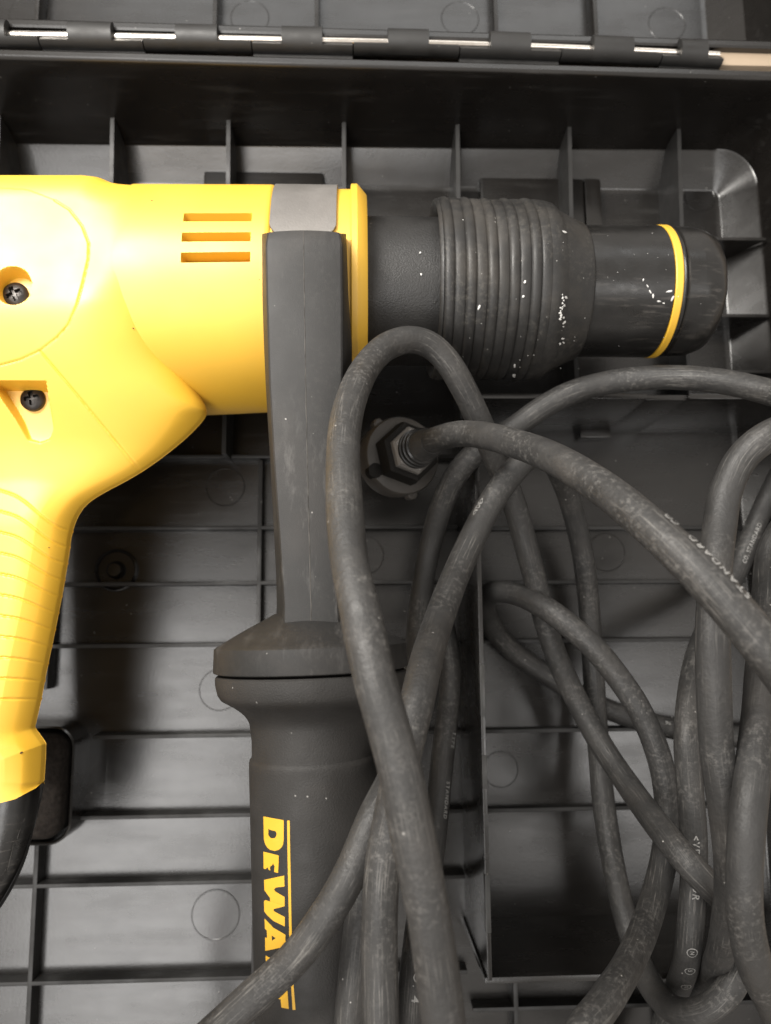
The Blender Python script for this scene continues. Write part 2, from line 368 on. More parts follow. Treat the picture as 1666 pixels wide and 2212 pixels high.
# gear housing with three vent slots
gx0, gx1 = XF(240, gr1), XF(581, gr2)
nx, nt = 150, 420
xs = np.concatenate([np.linspace(gx0, gx1-2.2, nx-16), gx1-2.2+2.2*np.sin(np.linspace(0, math.pi/2, 17))[1:]])
th = np.linspace(-math.pi*.55, math.pi*.55, nt)
P = np.zeros((len(xs), nt, 3)); DEP = np.zeros((len(xs), nt))
slots = []
for (ya, yb) in ((463, 478), (505, 521), (547, 565)):
    def th_of(py):
        best = None
        for t in np.linspace(-.3, 1.45, 900):
            p = np.array([0, gy2+gr2*math.sin(t), ZA+gr2*math.cos(t)]); v = CM.T @ (p-CP); y = IH/2+FOC*v[1]/v[2]
            if best is None or abs(y-py) < best[0]: best = (abs(y-py), t)
        return best[1]
    slots.append((th_of(yb), th_of(ya)))
sx0, sx1 = XF(397, gr2*.92), XF(540, gr2*.92)
for i, x in enumerate(xs):
    q = (x-gx0)/(gx1-gx0); yc = gy1+(gy2-gy1)*q; r = gr1+(gr2-gr1)*q
    e = max(0, x-(gx1-2.2))/2.2; r -= 1.7*(1-math.sqrt(max(0, 1-e*e)))
    dep = np.zeros(nt)
    for (ta, tb) in slots:
        dep = np.maximum(dep, np.clip(np.minimum((th-ta), (tb-th))/.010+.5, 0, 1))
    dep *= np.clip(min(x-sx0, sx1-x)/.5+.5, 0, 1)*6.0
    P[i, :, 0] = x; P[i, :, 1] = yc+(r-dep)*np.sin(th); P[i, :, 2] = ZA+(r-dep)*np.cos(th); DEP[i] = dep
fm = np.zeros((len(xs)-1, nt-1), int)
dm = np.minimum(np.minimum(DEP[:-1, :-1], DEP[1:, :-1]), np.minimum(DEP[:-1, 1:], DEP[1:, 1:])); fm[dm > 5.3] = 1
grid('gear_housing', P, M_yellow, tool, mats=[M_yellow, M_dark], fmat=fm.ravel(), angle=30)
th2 = np.linspace(math.pi*.55, math.pi*1.45, 40)
P = np.zeros((2, 40, 3))
for i, x in enumerate((gx0, gx1-2)):
    yc, r = (gy1, gr1) if i == 0 else (gy2, gr2)
    P[i, :, 0] = x; P[i, :, 1] = yc+r*np.sin(th2); P[i, :, 2] = ZA+r*np.cos(th2)
grid('gear_housing_back', P, M_yellow, tool)

# motor housing and rear handle: one moulding, its height worked out over its outline
outl = [(200, 382), (236, 386), (262, 397), (350, 399), (386, 404), (392, 440), (396, 700), (412, 800), (436, 860), (450, 890), (442, 906), (420, 930), (398, 951), (355, 986),
        (308, 1019), (272, 1040), (245, 1054), (217, 1069), (194, 1084), (180, 1098), (170, 1114), (161, 1135), (154, 1162), (151, 1190), (137, 1275), (118, 1370),
        (100, 1455), (90, 1510), (78, 1562), (76, 1570), (80, 1577), (96, 1599), (100, 1606), (99, 1640), (96, 1685), (90, 1696), (62, 1711), (30, 1718), (-90, 1724)]
oy = np.array([p[1] for p in outl], float); ox = np.array([p[0] for p in outl], float)
rows = np.unique(np.concatenate([np.linspace(382, 410, 60), np.linspace(410, 1560, 640), np.linspace(1560, 1690, 120), np.linspace(1690, 1724, 50)]))
xr = np.interp(rows, oy, ox)
sm = smooth1(xr, 9); keep = (rows > 500) & (rows < 1550); xr = np.where(keep, sm, xr)
nc = 300; u = np.linspace(0, 1, nc); t = 1-(1-u)**1.35
PX = -90+(xr[:, None]+90)*t[None, :]; PY = np.repeat(rows[:, None], nc, 1)
def at_arr(PX, PY, z):
    a = (PX-IW/2)/FOC; b = -(PY-IH/2)/FOC
    d = np.stack([CM[k, 0]*a+CM[k, 1]*b-CM[k, 2] for k in range(3)], -1)
    z = np.broadcast_to(z, PX.shape); return CP+d*((z-CAMZ)/d[..., 2])[..., None]
ZO = 76.0                                                        # height of the widest line of the moulding
ZP = 90.0-14*sstep(PY, 470, 820)+0*PX                            # outline seen higher up along the top edge
base = at_arr(PX, PY, ZP)
line = [tuple(at(x, y, float(90.0-14*sstep(y, 470, 820)))[:2]) for x, y in [(-200, 382)]+[(float(a), float(b)) for a, b in zip(xr[::4], rows[::4]) if b < 1692]]
hid = [k for k, (x, y) in enumerate([(-200, 382)]+[(float(a), float(b)) for a, b in zip(xr[::4], rows[::4]) if b < 1692]) if 399 < y < 888]
Da = seg_dist(base[..., 0], base[..., 1], line[:hid[0]+1]); Db = seg_dist(base[..., 0], base[..., 1], line[hid[0]:hid[-1]+1]); Dc = seg_dist(base[..., 0], base[..., 1], line[hid[-1]:])
def smin(a, b, k): h = np.clip(.5+.5*(b-a)/k, 0, 1); return b*(1-h)+a*h-k*h*(1-h)
D = np.minimum(Da, ((np.maximum(Db, .01))**-2.5+(np.maximum(Dc, .01))**-2.5)**(-1/2.5))
Hm = 32.6-21.6*sstep(PY, 715, 1060); 
rr = np.where(PY < 640, 19.0, 19+17*sstep(PY, 640, 860)); rr = rr-22*sstep(PY, 960, 1130)
s = np.clip(D/rr, 0, 1); ex = 2.15
Hh = Hm*(1-(1-s)**ex)**(1/ex)
# a narrow chamfer runs along the lower edge
ch_ = 2.3*D+3.0*np.clip(D/.5, 0, 1)+40*(1-sstep(PY, 800, 915)); kk = np.clip(.5+.5*(ch_-Hh)/4, 0, 1); Hh = np.where(PY > 790, np.maximum(ch_*(1-kk)+Hh*kk-4*kk*(1-kk), 0), Hh)
bulge = 2.2*np.clip(1-((PX-20)/170)**2, 0, 1)*sstep(PY, 1040, 1150)*sstep(1700-PY, 0, 120)
Hh = Hh+bulge*np.clip(D/8, 0, 1)
Hh += 1.4*sstep(PY, 1572, 1606)*sstep(D, 0, 4)
gyc = gy1+(gy2-gy1)*np.clip((base[..., 0]-gx0)/(gx1-gx0), 0, 1); grc = gr1+(gr2-gr1)*np.clip((base[..., 0]-gx0)/(gx1-gx0), 0, 1)
Hcyl = ZA+np.sqrt(np.maximum(1, grc**2-(base[..., 1]-gyc)**2))-.08-ZO
wb = sstep(PX, 215, 372)*(1-sstep(PY, 600, 790)); Hh = Hh*(1-wb)+np.maximum(Hcyl, 2)*wb
def pl(points): return [tuple(at(x, y, ZO+30)[:2]) for x, y in points]
def groove(points, w, dep, z=None):
    pts = [tuple(at(x, y, z if z else ZO)[:2]) for x, y in points]
    # measured in the photograph's rays at surface height, so compare there
    dd = seg_dist(SX, SY, pts); return dep*np.clip(1-(dd/w)**2, 0, 1)
# parallax-corrected plan: where a surface point at its own height is seen
top = base.copy(); top[..., 2] = ZO+Hh
v = (top-CP) @ CM
VX = IW/2-FOC*v[..., 0]/v[..., 2]; VY = IH/2+FOC*v[..., 1]/v[..., 2]
def pxd(points): return seg_dist(VX, VY, points)*0.148
panel = [(118, 432), (150, 452), (178, 488), (192, 525), (191, 560), (180, 608), (166, 660), (148, 702), (124, 729), (88, 757), (45, 777), (-60, 806)]
cut = .30*np.clip(1-(pxd(panel)/.36)**2, 0, 1)
cut = np.maximum(cut, .5*np.clip(1-(pxd([(85, 757), (142, 824), (222, 920), (305, 1020)])/.38)**2, 0, 1))
ins = inside(VX, VY, panel+[(-400, 806), (-400, 380), (60, 410)])
Hh = Hh+np.where(ins, .18, 0)*np.clip(pxd(panel)/.5, 0, 1)
for i in range(12):
    yl, yr = 1060+45.0*i, 1147+36.3*i
    xx = np.linspace(-90, 185, 26); yy = yl+(yr-yl)*np.clip(xx/155, -.3, 1.3)**1 + (yr-yl)*.18*np.sin(np.clip(xx/155, 0, 1)*math.pi*2-math.pi)*.5
    if i < 11: cut = np.maximum(cut, .6*np.clip(1-(pxd(list(zip(xx, yy)))/.5)**2, 0, 1))
# screw pockets
d1 = np.hypot((VX-28), (VY-617))*0.148
cut = np.maximum(cut, 6.5*np.clip((5.7-d1)/.8+.5, 0, 1))
pocket = [(-40, 821), (99, 823), (108, 880), (116, 925), (108, 950), (86, 960), (60, 952), (34, 905), (-40, 800)]
ip = inside(VX, VY, pocket); dp = seg_dist(VX, VY, pocket+[pocket[0]])*.148
slope = np.clip((962-VY)/140, 0, 1)
cut = np.maximum(cut, np.where(ip, 9.0*slope**.8*np.clip(dp/.9, 0, 1), 0))
Hc = Hh-cut
top = base.copy(); top[..., 2] = ZO+Hc
ri_, ci_ = np.r_[0:len(rows):3], np.unique(np.r_[0:nc:5, nc-6:nc]); bot = base[np.ix_(ri_, ci_)].copy(); bot[..., 2] = ZO-.02-np.minimum(2.2*D[np.ix_(ri_, ci_)], 46)
o1 = grid('motor_housing', top, M_yellow, tool, angle=50)
grid('motor_housing_back', bot, M_yellow, tool, angle=50)
SX, SY = base[..., 0], base[..., 1]
def surf_at(px, py):
    k = np.argmin((VX-px)**2+(VY-py)**2); return top.reshape(-1, 3)[k]
# screws
def screw(px, py, r, tilt):
    p = surf_at(px, py); nr, na = 14, 48; P = np.zeros((nr+2, na, 3))
    rad = np.concatenate([[.02], np.linspace(.08, 1, nr-1)])*r
    for i, q in enumerate(rad):
        for j in range(na):
            a = 2*math.pi*j/na; x, y = q*math.cos(a), q*math.sin(a); a2 = tilt; X, Y = x*math.cos(a2)+y*math.sin(a2), -x*math.sin(a2)+y*math.cos(a2)
            h = 2.3*math.sqrt(max(0, 1-(q/r)**2*.86))
            if (abs(X) < .62 and abs(Y) < 2.3) or (abs(Y) < .62 and abs(X) < 2.3): h -= 1.15
            P[i, j] = (p[0]+x, p[1]+y, p[2]+h)
    for k, dz in ((nr, 0), (nr+1, -3)):
        for j in range(na):
            a = 2*math.pi*j/na; P[k, j] = (p[0]+r*math.cos(a), p[1]+r*math.sin(a), p[2]+dz)
    return grid('screw', P, M_screw, tool, cv=True, caps=(True, False), angle=30)
screw(15, 622, 4.3, .5); screw(51, 848, 4.1, .2)
# black foot of the rear handle
fo = [(88, 1690), (86, 1712), (82, 1735), (73, 1780), (61, 1830), (50, 1862), (40, 1886), (22, 1922), (0, 1958), (-30, 2000)]
rows2 = np.linspace(1690, 2000, 140); xr2 = np.interp(rows2, [p[1] for p in fo], [p[0] for p in fo]); xr2 = smooth1(xr2, 6)
PX2 = -110+(xr2[:, None]+110)*(1-(1-np.linspace(0, 1, 90))**1.5)[None, :]; PY2 = np.repeat(rows2[:, None], 90, 1)
b2 = at_arr(PX2, PY2, 74.0); D2 = seg_dist(b2[..., 0], b2[..., 1], [tuple(at(x, y, 74)[:2]) for x, y in zip(xr2[::3], rows2[::3])])
b2[..., 2] = 74+9.0*(1-(1-np.clip(D2/9, 0, 1))**2.2)**(1/2.2)-.012*(PY2-1690)
grid('handle_foot', b2, M_black, tool, angle=50)
b3 = b2[::4, ::4].copy(); b3[..., 2] = 74-(b3[..., 2]-74)*1.3
grid('handle_foot_back', b3, M_black, tool, angle=50)

def foot_at(px, py, lift=0.0):
    v = (b2-CP) @ CM; k = np.argmin((IW/2-FOC*v[..., 0]/v[..., 2]-px)**2+(IH/2+FOC*v[..., 1]/v[..., 2]-py)**2); z = b2.reshape(-1, 3)[k][2]
    return at(px, py, z+.15+lift)
# clamp collar, steel band, flange
cx0, cx1 = gx1-1.5, XF(760, gr2)
lathe_x('clamp_collar', [(cx0, gr2-1.2), (cx1, gr2-1.2)], gy2, ZA, M_yellow, tool)
tb0 = None
def theta_y(py, yc, r):
    ts = np.linspace(-1.5, 1.5, 3000); best = min(ts, key=lambda q: abs((lambda v: IH/2+FOC*v[1]/v[2])(CM.T @ (np.array([-20, yc+r*math.sin(q), ZA+r*math.cos(q)])-CP))-py)); return best
RB = gr2+.25
bx0, bx1 = XF(584, RB*.85), XF(727, RB*.85)
t0, t1 = theta_y(506, gy2, RB), math.pi*.95
ths = np.concatenate([np.linspace(t0, t0+.05, 6), np.linspace(t0+.05, t1, 60)[1:]])
P = np.zeros((4, len(ths), 3)); chm = np.clip(1-(ths-t0)/.075, 0, 1)*2.6
for i, (side, dr) in enumerate(((0, -1.4), (0, 0), (1, 0), (1, -1.4))):
    P[i, :, 0] = (bx0+chm) if side == 0 else (bx1-chm)
    P[i, :, 1] = gy2+(RB+dr)*np.sin(ths); P[i, :, 2] = ZA+(RB+dr)*np.cos(ths)
grid('clamp_band', P, M_band, tool, angle=30)
fx = XF(757, gr2)
lathe_x('housing_flange', [(fx, gr2-2), (fx+.2, gr2+.1), (fx+.5, gr2+.4), (fx+2.4, gr2+.4), (fx+2.7, gr2+.2), (fx+5.6, gr2-3.0), (fx+5.9, gr2-3.5), (fx+5.9, 20)], gy2+.3, ZA, M_yellow, tool, n=128, angle=20)
# neck, ribbed dust boot, chuck
nx0, nx1 = fx+5.5, XF(975, br_)
lathe_x('neck', [(nx0, nr_), (nx1, nr_)], ny_, ZA, M_neck, tool, n=96)
b0, b1, b2x = XF(957, br_), XF(1195, br_), XF(1284, sr_)
prof = []
nrib = 5; Lr = (b1-b0)/nrib
prof.append((b0+2.5, br_-4.5)); prof.append((b0-.15, br_-2.2)); prof.append((b0-.5, br_-1.2)); prof.append((b0, br_-.6)); prof.append((b0+.8, br_-.4))
for i in range(nrib):
    x = b0+Lr*i+1.0
    for f, dr in ((.0, -.75), (.03, -.5), (.07, -.2), (.14, .02), (.25, .15), (.36, .02), (.43, -.2), (.47, -.5), (.50, -.75), (.53, -.5), (.58, -.32), (.75, -.28), (.92, -.32), (.97, -.5)):
        prof.append((x+Lr*f*.985, br_+dr-.0*i))
for f, r in ((1.0, br_-.6), (1.015, br_-.5), (1.03, br_-.7), (1.05, br_-1.3)):
    prof.append((b1+(f-1)*100, r))
for q in np.linspace(.12, 1, 12):
    prof.append((b1+(b2x-b1)*(.3+.7*q), sr_+1.3+(br_-2.2-sr_-1.3)*(1-q)**1.15))
prof += [(b2x+.5, sr_+1.0), (b2x+.9, sr_+.5), (b2x+.9, sr_-1)]
def boot_rf(x, t):
    return .35*np.sin(3*t+.4)*np.sin(x*.11)+.22*np.sin(7*t+x*.2)*np.clip((b1+3-x)/12, 0, 1)
prof = sorted(prof[:5], key=lambda p: 0)+prof[5:]
lathe_x('dust_boot', prof, by_, ZA, M_boot, tool, n=160, rf=boot_rf, caps=(False, False), angle=50)
s0, s1, s2, s3 = b2x-3, XF(1464, sr_), XF(1482, sr_), XF(1494, sr_)
lathe_x('chuck_sleeve', [(s0, sr_), (s1-.4, sr_+.25), (s1, sr_-.3), (s1+.2, sr_-2)], sy_, ZA, M_black, tool, n=96)
lathe_x('chuck_ring', [(s1, sr_-1), (s1+.1, sr_+.1), (s1+.5, sr_+.45), (s2-.4, sr_+.45), (s2, sr_+.1), (s2+.05, sr_-1.5)], sy_, ZA, M_yellow, tool, n=96)
lathe_x('ring_seat', [(s2-.2, sr_-.8), (s2+.9, sr_-.2), (s3-.4, sr_-.5), (s3+.1, sr_-1.4)], sy_, ZA, M_black, tool, n=96)
nose = [(s3-.3, sr_-1.8), (s3, sr_-.6), (s3+.5, sr_-.1), (s3+6.5, sr_-.15)]
for q in np.linspace(0, 1, 12):
    a = q*math.pi/2*.92; nose.append((s3+6.5+11.4*math.sin(a), 13.0+(sr_-13.3)*math.cos(a)**.75))
nose.append((s3+18.2, 9)); nose.append((s3+17.8, 8))
lathe_x('chuck_nose', nose, sy_, ZA, M_black, tool, n=96, rf=lambda x, t: .12*np.sin(5*t+x)+.1*np.sin(11*t))

# side handle: stem, guard, grip
ZG, = (107.0,)
stem_rows = [(506, 576, 736, 566, 748), (530, 573, 740, 566, 749), (640, 575, 741, 567, 753), (740, 578, 741, 570, 760), (830, 581, 741, 574, 759), (1000, 591, 738, 584, 750),
             (1150, 602, 735, 592, 744), (1250, 609, 733, 597, 742), (1310, 613, 732, 598, 744), (1345, 612, 734, 596, 748)]
ry = np.linspace(506, 1345, 90); sr = np.array(stem_rows, float)
P = np.zeros((90, 17, 3)); ridge = []
for i, y in enumerate(ry):
    fl, fr, bl, brr = (np.interp(y, sr[:, 0], sr[:, k]) for k in (1, 2, 3, 4))
    zf = 123.5-1.5*sstep(y, 600, 1300); e = 0
    if y < 520: e = (520-y)/14.0
    A, B = at(fl, y, zf-.6), at(fr, y, zf-.6); Lb, Rb = at(bl, y, zf-14), at(brr, y, zf-14)
    m = (A+B)/2
    def q(t, dz):
        p = A+(B-A)*t; return (p[0], p[1], zf+dz-1.2*e*e*.6)
    cr = lambda t: .75*(1-(2*t-1)**2)
    row = [(Lb[0], Lb[1], zf-30), tuple(Lb), q(-.008, -1.6), q(.006, -.5), q(.03, cr(.03)-.15)]+[q(t, cr(t)) for t in (.15, .3, .42, .5, .58, .7, .85)]+[q(.97, cr(.97)-.15), q(.994, -.5), q(1.008, -1.6), tuple(Rb), (Rb[0], Rb[1], zf-30)]
    # the end of the stem is cut a little round
    P[i] = row
    if y < 507: P[i, :, 1] += 1.0*(1-((np.arange(17)-8)/8.)**2)
stem = grid('handle_stem', P, M_stem, tool, caps=(True, True), angle=28)
M_seam = mat('seam_dust', (.05, .047, .043), .7, .3, var=.5, var_scale=200)
V = []
for i in range(90):
    for dx, dz in ((-.16, .0), (0, .11), (.16, .0)): V.append(P[i, 8]+np.array([dx+.05*math.sin(i*.9), 0, dz]))
grid('parting_line', np.array(V).reshape(90, 3, 3), M_seam, stem)
ax0 = at(671, 1335, ZG); ax1 = at(690, 2212, ZG); adir = (ax1-ax0)/np.linalg.norm(ax1-ax0)
def Yof(py): return np.linalg.norm(at(680, py, ZG+15)-at(680, 1335, ZG+15))
def RG(wpx): return wpx/2*(CAMZ-ZG)/FOC
sx = RG(404); 
pr = [(Yof(1328)-2, 11)]
pr = [(-2.2, 8), (-1.6, 11), (0, 14), (2.0, 18), (4.0, 21.8), (5.8, 25.0), (7.2, 27.2), (7.9, sx-.7), (8.5, sx), (15.0, sx+.3), (15.5, sx+.15), (15.8, sx-.6), (15.8, sx-6)]
lathe('handle_guard', pr, ax0, adir, M_stem, tool, n=96, angle=25)
g0 = 15.6
gp = [(g0, sx-5), (g0+.4, sx-3.8), (g0+.8, sx-2.5), (g0+.9, sx-.8), (g0+1.4, sx-.3), (g0+3.4, sx-.3), (g0+6.5, sx-1.0), (g0+8.0, sx-2.0), (g0+9.3, sx-4.2)]
for q in np.linspace(0, 1, 12): gp.append((g0+9.3+7.5*q, 18.9+(sx-4.2-18.9)*(1-q)**2.1))
wy = Yof(1655)
gp += [(wy-6, 18.5), (wy-2, 18.45), (wy-.8, 18.55), (wy-.2, 19.1), (wy+.8, 19.3), (wy+2, 19.35), (wy+60, 18.6), (Yof(2230), 18.4), (Yof(2400), 18.4), (Yof(2420), 16)]
GR = lambda d: 19.3-.8*np.clip((d-wy)/70, 0, 1)
gp = sorted(gp, key=lambda p: p[0])
grip = lathe('side_grip', gp, ax0, adir, M_grip, tool, n=120, angle=35)
# yellow lettering printed on the grip, rolled on to its surface
def on_grip(px, py, lift=.10):
    d = ray(px, py); o = CP-ax0; a = np.array(adir); R = 19.0+lift
    for _ in range(4):
        dd = d-a*d.dot(a); oo = o-a*o.dot(a)
        A, B, C_ = dd.dot(dd), 2*dd.dot(oo), oo.dot(oo)-R*R
        t = (-B-math.sqrt(max(0, B*B-4*A*C_)))/(2*A); p = CP+d*t; R = float(np.interp((p-ax0).dot(a), [q[0] for q in gp], [q[1] for q in gp]))+lift
    return p
def zc(p): return ((600+.2532*p[0])*.8641, (2000+.2532*p[1])*.8641)
def printed(name, polys, m, parent, proj, cuts=3):
    bm = bmesh.new()
    for loops in polys:
        L3 = [[Vector((x, y, 0)) for x, y in lp] for lp in loops]; flat = [v for lp in L3 for v in lp]
        vs = [bm.verts.new(v) for v in flat]
        for tri in tessellate_polygon(L3):
            try: bm.faces.new([vs[i] for i in tri])
            except ValueError: pass
    bmesh.ops.subdivide_edges(bm, edges=bm.edges[:], cuts=cuts, use_grid_fill=True)
    bm.verts.index_update()
    o = link(name, [proj(v.co.x, v.co.y) for v in bm.verts], [[v.index for v in f.verts] for f in bm.faces], m, parent, angle=180); bm.free()
    return o
def arcpts(pts): return pts
D_ = [[(232, 163), (432, 200), (432, 395), (426, 440), (408, 472), (380, 494), (342, 503), (300, 494), (266, 466), (245, 425), (236, 380)],
      [(280, 285), (300, 296), (352, 309), (362, 330), (360, 352), (348, 374), (320, 380), (296, 370), (280, 345)]]
E_ = [[(232, 510), (383, 548), (381, 640), (376, 720), (338, 712), (342, 655), (328, 628), (310, 652), (296, 660), (300, 696), (284, 690), (272, 664), (254, 684), (234, 678)]]
W_ = [[(437, 747), (440, 855), (352, 866), (338, 884), (346, 902), (441, 958), (442, 1050), (338, 1076), (330, 1090), (345, 1104), (443, 1156), (443, 1250), (330, 1195), (270, 1140),
       (240, 1100), (238, 996), (258, 990), (299, 1004), (297, 968), (242, 892), (238, 790)]]
A_ = [[(243, 1170), (330, 1262), (448, 1330), (451, 1448), (250, 1491), (248, 1358), (268, 1362), (265, 1290), (247, 1272)], [(312, 1338), (353, 1364), (318, 1391)]]
L_ = [[(253, 1537), (462, 1632), (466, 1720), (326, 1668), (328, 1790), (262, 1800)]]
T_ = [[(464, 1790), (470, 1895), (482, 2064), (410, 2050), (402, 1970), (268, 1950), (266, 1868), (398, 1880), (396, 1778)]]
S_ = [[(466, 203), (491, 203), (497, 560), (512, 1390), (530, 1840), (549, 2073), (520, 2073), (506, 1840), (488, 1400), (470, 560)]]
for lp in (D_, E_, W_, A_, L_, T_):
    printed('logo_letter', [[[zc(p) for p in l] for l in lp]], M_logo, grip, on_grip)
printed('logo_stripe', [[[zc(p) for p in l] for l in S_]], M_logo, grip, on_grip, 4)

# spatters of white paint on boot and chuck, specks of dirt on the yellow
def on_round(px, py, r, yc, lift=.08):
    d = ray(px, py); A = d[1]**2+d[2]**2; oy_, oz = CP[1]-yc, CP[2]-ZA; B = 2*(d[1]*oy_+d[2]*oz); C_ = oy_**2+oz**2-(r+lift)**2
    return CP+d*((-B-math.sqrt(max(0, B*B-4*A*C_)))/(2*A))
def flecks(name, items, m, proj):
    V, Fc = [], []
    for (px, py, a, b, ang) in items:
        n = 7; k = len(V); c, s_ = math.cos(ang), math.sin(ang)
        for j in range(n):
            w = 2*math.pi*j/n; q = random.uniform(.55, 1.15); x, y = a*q*math.cos(w), b*q*math.sin(w)
            V.append(proj(px+x*c-y*s_, py+x*s_+y*c))
        V.append(proj(px, py, .2)); Fc += [(k+j, k+(j+1) % n, k+n) for j in range(n)]
    o = link(name, V, Fc, m, tool, angle=180); o['kind'] = 'stuff'; return o
R_ = random.uniform
bt = [(1134, 609, 3, 5, .2), (1131, 640, 2.5, 4, .4), (1035, 664, 3, 6, .3), (1112, 790, 2.2, 5, .1), (1111, 811, 3.6, 4.5, .2), (1219, 500, 6, 3, .3), (908, 545, 3, 1.6, -.6), (910, 592, 2.2, 2.6, 0)]
for i in range(30):
    y = R_(636, 745); bt.append((1217+3*math.sin(y*.09)+R_(-5, 5), y, R_(1, 3), R_(1.5, 4), R_(0, 3)))
for i in range(26): bt.append((R_(960, 1270), R_(470, 800), R_(.5, 1.2), R_(.5, 1.2), 0))
def rb(px, py, lift=.1):
    r = br_ if px > 955 else nr_
    for _ in range(6):
        p = on_round(px, py, r, by_ if px > 955 else ny_, lift+.45)
        if p[0] > b0: r = float(np.interp(p[0], [q[0] for q in prof[5:]], [q[1] for q in prof[5:]]))
    return p
flecks('paint_flecks', bt, M_white, rb)
ch = [(1390, 604, 1.5, 4, .5), (1399, 618, 2, 4, -.4), (1405, 630, 2, 5, -.3), (1411, 640, 2.5, 6, .1), (1424, 651, 4, 2.5, 0), (1447, 629, 9, 2.4, -.1), (1453, 644, 2.5, 8, .5), (1466, 640, 2, 5, .4),
      (1517, 624, 4, 2, 0), (1527, 648, 9, 2.4, .05), (1520, 656, 7, 2.2, -.2), (1550, 645, 3, 5, .5), (1532, 606, 4, 1.6, -.3), (1434, 655, 3, 1.6, 0)]
for i in range(14): ch.append((R_(1290, 1450), R_(495, 760), R_(.4, 1.1), R_(.4, 1.0), 0))
flecks('paint_flecks', ch, M_white, lambda px, py, lift=.1: on_round(px, py, sr_ if px < 1500 else sr_-(px-1500)*.045, sy_, lift+.3))
def py_(px, py, lift=.05):
    p = surf_at(px, py).copy() if px < 372 else on_round(px, py, gr2, gy2, lift)
    if px < 372:
        d = ray(px, py); p = CP+d*((p[2]+.12+lift-CAMZ)/d[2])
    return p
flecks('dirt_specks', [(320, 621, 4.5, 5.5, .3), (293, 697, 3, 1.6, .6), (288, 709, 3, 1.4, .3), (370, 603, 1, 6, .1), (328, 433, 5, 1.5, 0), (205, 404, 5, 3, 0), (106, 1183, 2, 1.5, 0), (560, 604, 1.6, 1.6, 0),
                       (46, 1706-80, 4, 3, 0), (478, 780, 3, 1, .3), (520, 720, 1, 4, .1)], M_dirt, py_)

flecks('scratches', [(20, 1862, 41, .8, -1.34), (41, 1800, 16, .6, -1.25), (12, 1800, 14, .6, -.9), (8, 1885, 12, .5, -1.0), (52, 1772, 9, .5, -1.2)], M_seam, foot_at)

# ------------------------------------------------------------------ the power cord
cord = empty('power_cord', (60, 0, 0), 'long scuffed black rubber power cord coiled loosely across the case, plug at its end', 'power cord')
RC = 4.5
def frames(pts):
    T = np.gradient(pts, axis=0); T /= np.linalg.norm(T, axis=1)[:, None]
    up = np.array([0, 0, 1.0]); Nn = up-T*(T @ up)[:, None]; Nn /= np.maximum(np.linalg.norm(Nn, axis=1), 1e-6)[:, None]
    # carry the frame along so that it cannot flip
    for i in range(1, len(Nn)):
        p = Nn[i-1]-T[i]*Nn[i-1].dot(T[i]); p /= np.linalg.norm(p); w = .85
        Nn[i] = Nn[i]*w+p*(1-w) if Nn[i].dot(p) > 0 else p; Nn[i] -= T[i]*Nn[i].dot(T[i]); Nn[i] /= np.linalg.norm(Nn[i])
    return T, Nn, np.cross(T, Nn)
class Strand:
    def __init__(s, pix, r=RC, seed=0):
        raw = np.array([at(*p) for p in pix]); s.p = catmull(raw, 1.0)
        k = np.concatenate([[0], np.cumsum(np.linalg.norm(np.diff(s.p, axis=0), axis=1))])
        L = np.arange(0, k[-1], .9); s.p = np.stack([np.interp(L, k, s.p[:, j]) for j in range(3)], 1)
        for j in range(3): s.p[:, j] = smooth1(s.p[:, j], 5)
        s.s = np.concatenate([[0], np.cumsum(np.linalg.norm(np.diff(s.p, axis=0), axis=1))]); s.r = r
        s.T, s.N, s.B = frames(s.p)
        rs = np.random.default_rng(seed); m = 26; a = np.linspace(0, 2*math.pi, m, endpoint=False)
        rad = r*(1+.018*smooth1(rs.normal(0, 1, len(s.p)), 14)*3)
        P = s.p[:, None, :]+rad[:, None, None]*(np.cos(a)[None, :, None]*s.N[:, None, :]+np.sin(a)[None, :, None]*s.B[:, None, :])
        # seam of uv at the underside
        uv = np.stack([np.repeat(a[None, :]/(2*math.pi), len(s.p), 0), np.repeat((s.s/100)[:, None], m, 1)], -1).reshape(-1, 2)
        uv[:, 0] = np.abs(uv[:, 0]-.5)
        uv = uv+np.array([seed*3.7, seed*5.3])
        s.o = grid('cable', P, M_rubber, cord, cv=True, caps=(True, True), uvs=uv, angle=60)
    def near(s, px, py, zh=None):
        v = (s.p-CP) @ CM; x = IW/2-FOC*v[:, 0]/v[:, 2]; y = IH/2+FOC*v[:, 1]/v[:, 2]; d = (x-px)**2+(y-py)**2
        if zh is not None: d = d+(s.p[:, 2]-zh)**2*.6
        return s.s[np.argmin(d)]
    def text(s, txt, px, py, size, ang=0.0, rev=False, gap=1.0, zh=None):
        cu = bpy.data.curves.new('tmp', 'FONT'); cu.body = txt; cu.size = size; cu.space_character = gap; cu.resolution_u = 3; cu.offset = .012*size
        ob = bpy.data.objects.new('tmp', cu); COL.objects.link(ob); dg = bpy.context.evaluated_depsgraph_get(); dg.update()
        me = bpy.data.meshes.new_from_object(ob.evaluated_get(dg)); bpy.data.objects.remove(ob); bpy.data.curves.remove(cu)
        s0 = s.near(px, py, zh); V = []
        for v in me.vertices:
            u_, w = v.co.x, v.co.y-size*.35
            q = s0+(-u_ if rev else u_); a = ang+(w if rev else -w)/s.r
            c = [np.interp(q, s.s, s.p[:, j]) for j in range(3)]; i = int(np.clip(np.searchsorted(s.s, q), 0, len(s.s)-1))
            V.append(np.array(c)+(s.r*1.03+.05)*(math.cos(a)*s.N[i]+math.sin(a)*s.B[i]))
        Fc = [list(p.vertices) for p in me.polygons]; bpy.data.meshes.remove(me)
        return link('cable_marking', V, Fc, M_text, s.o, angle=180)
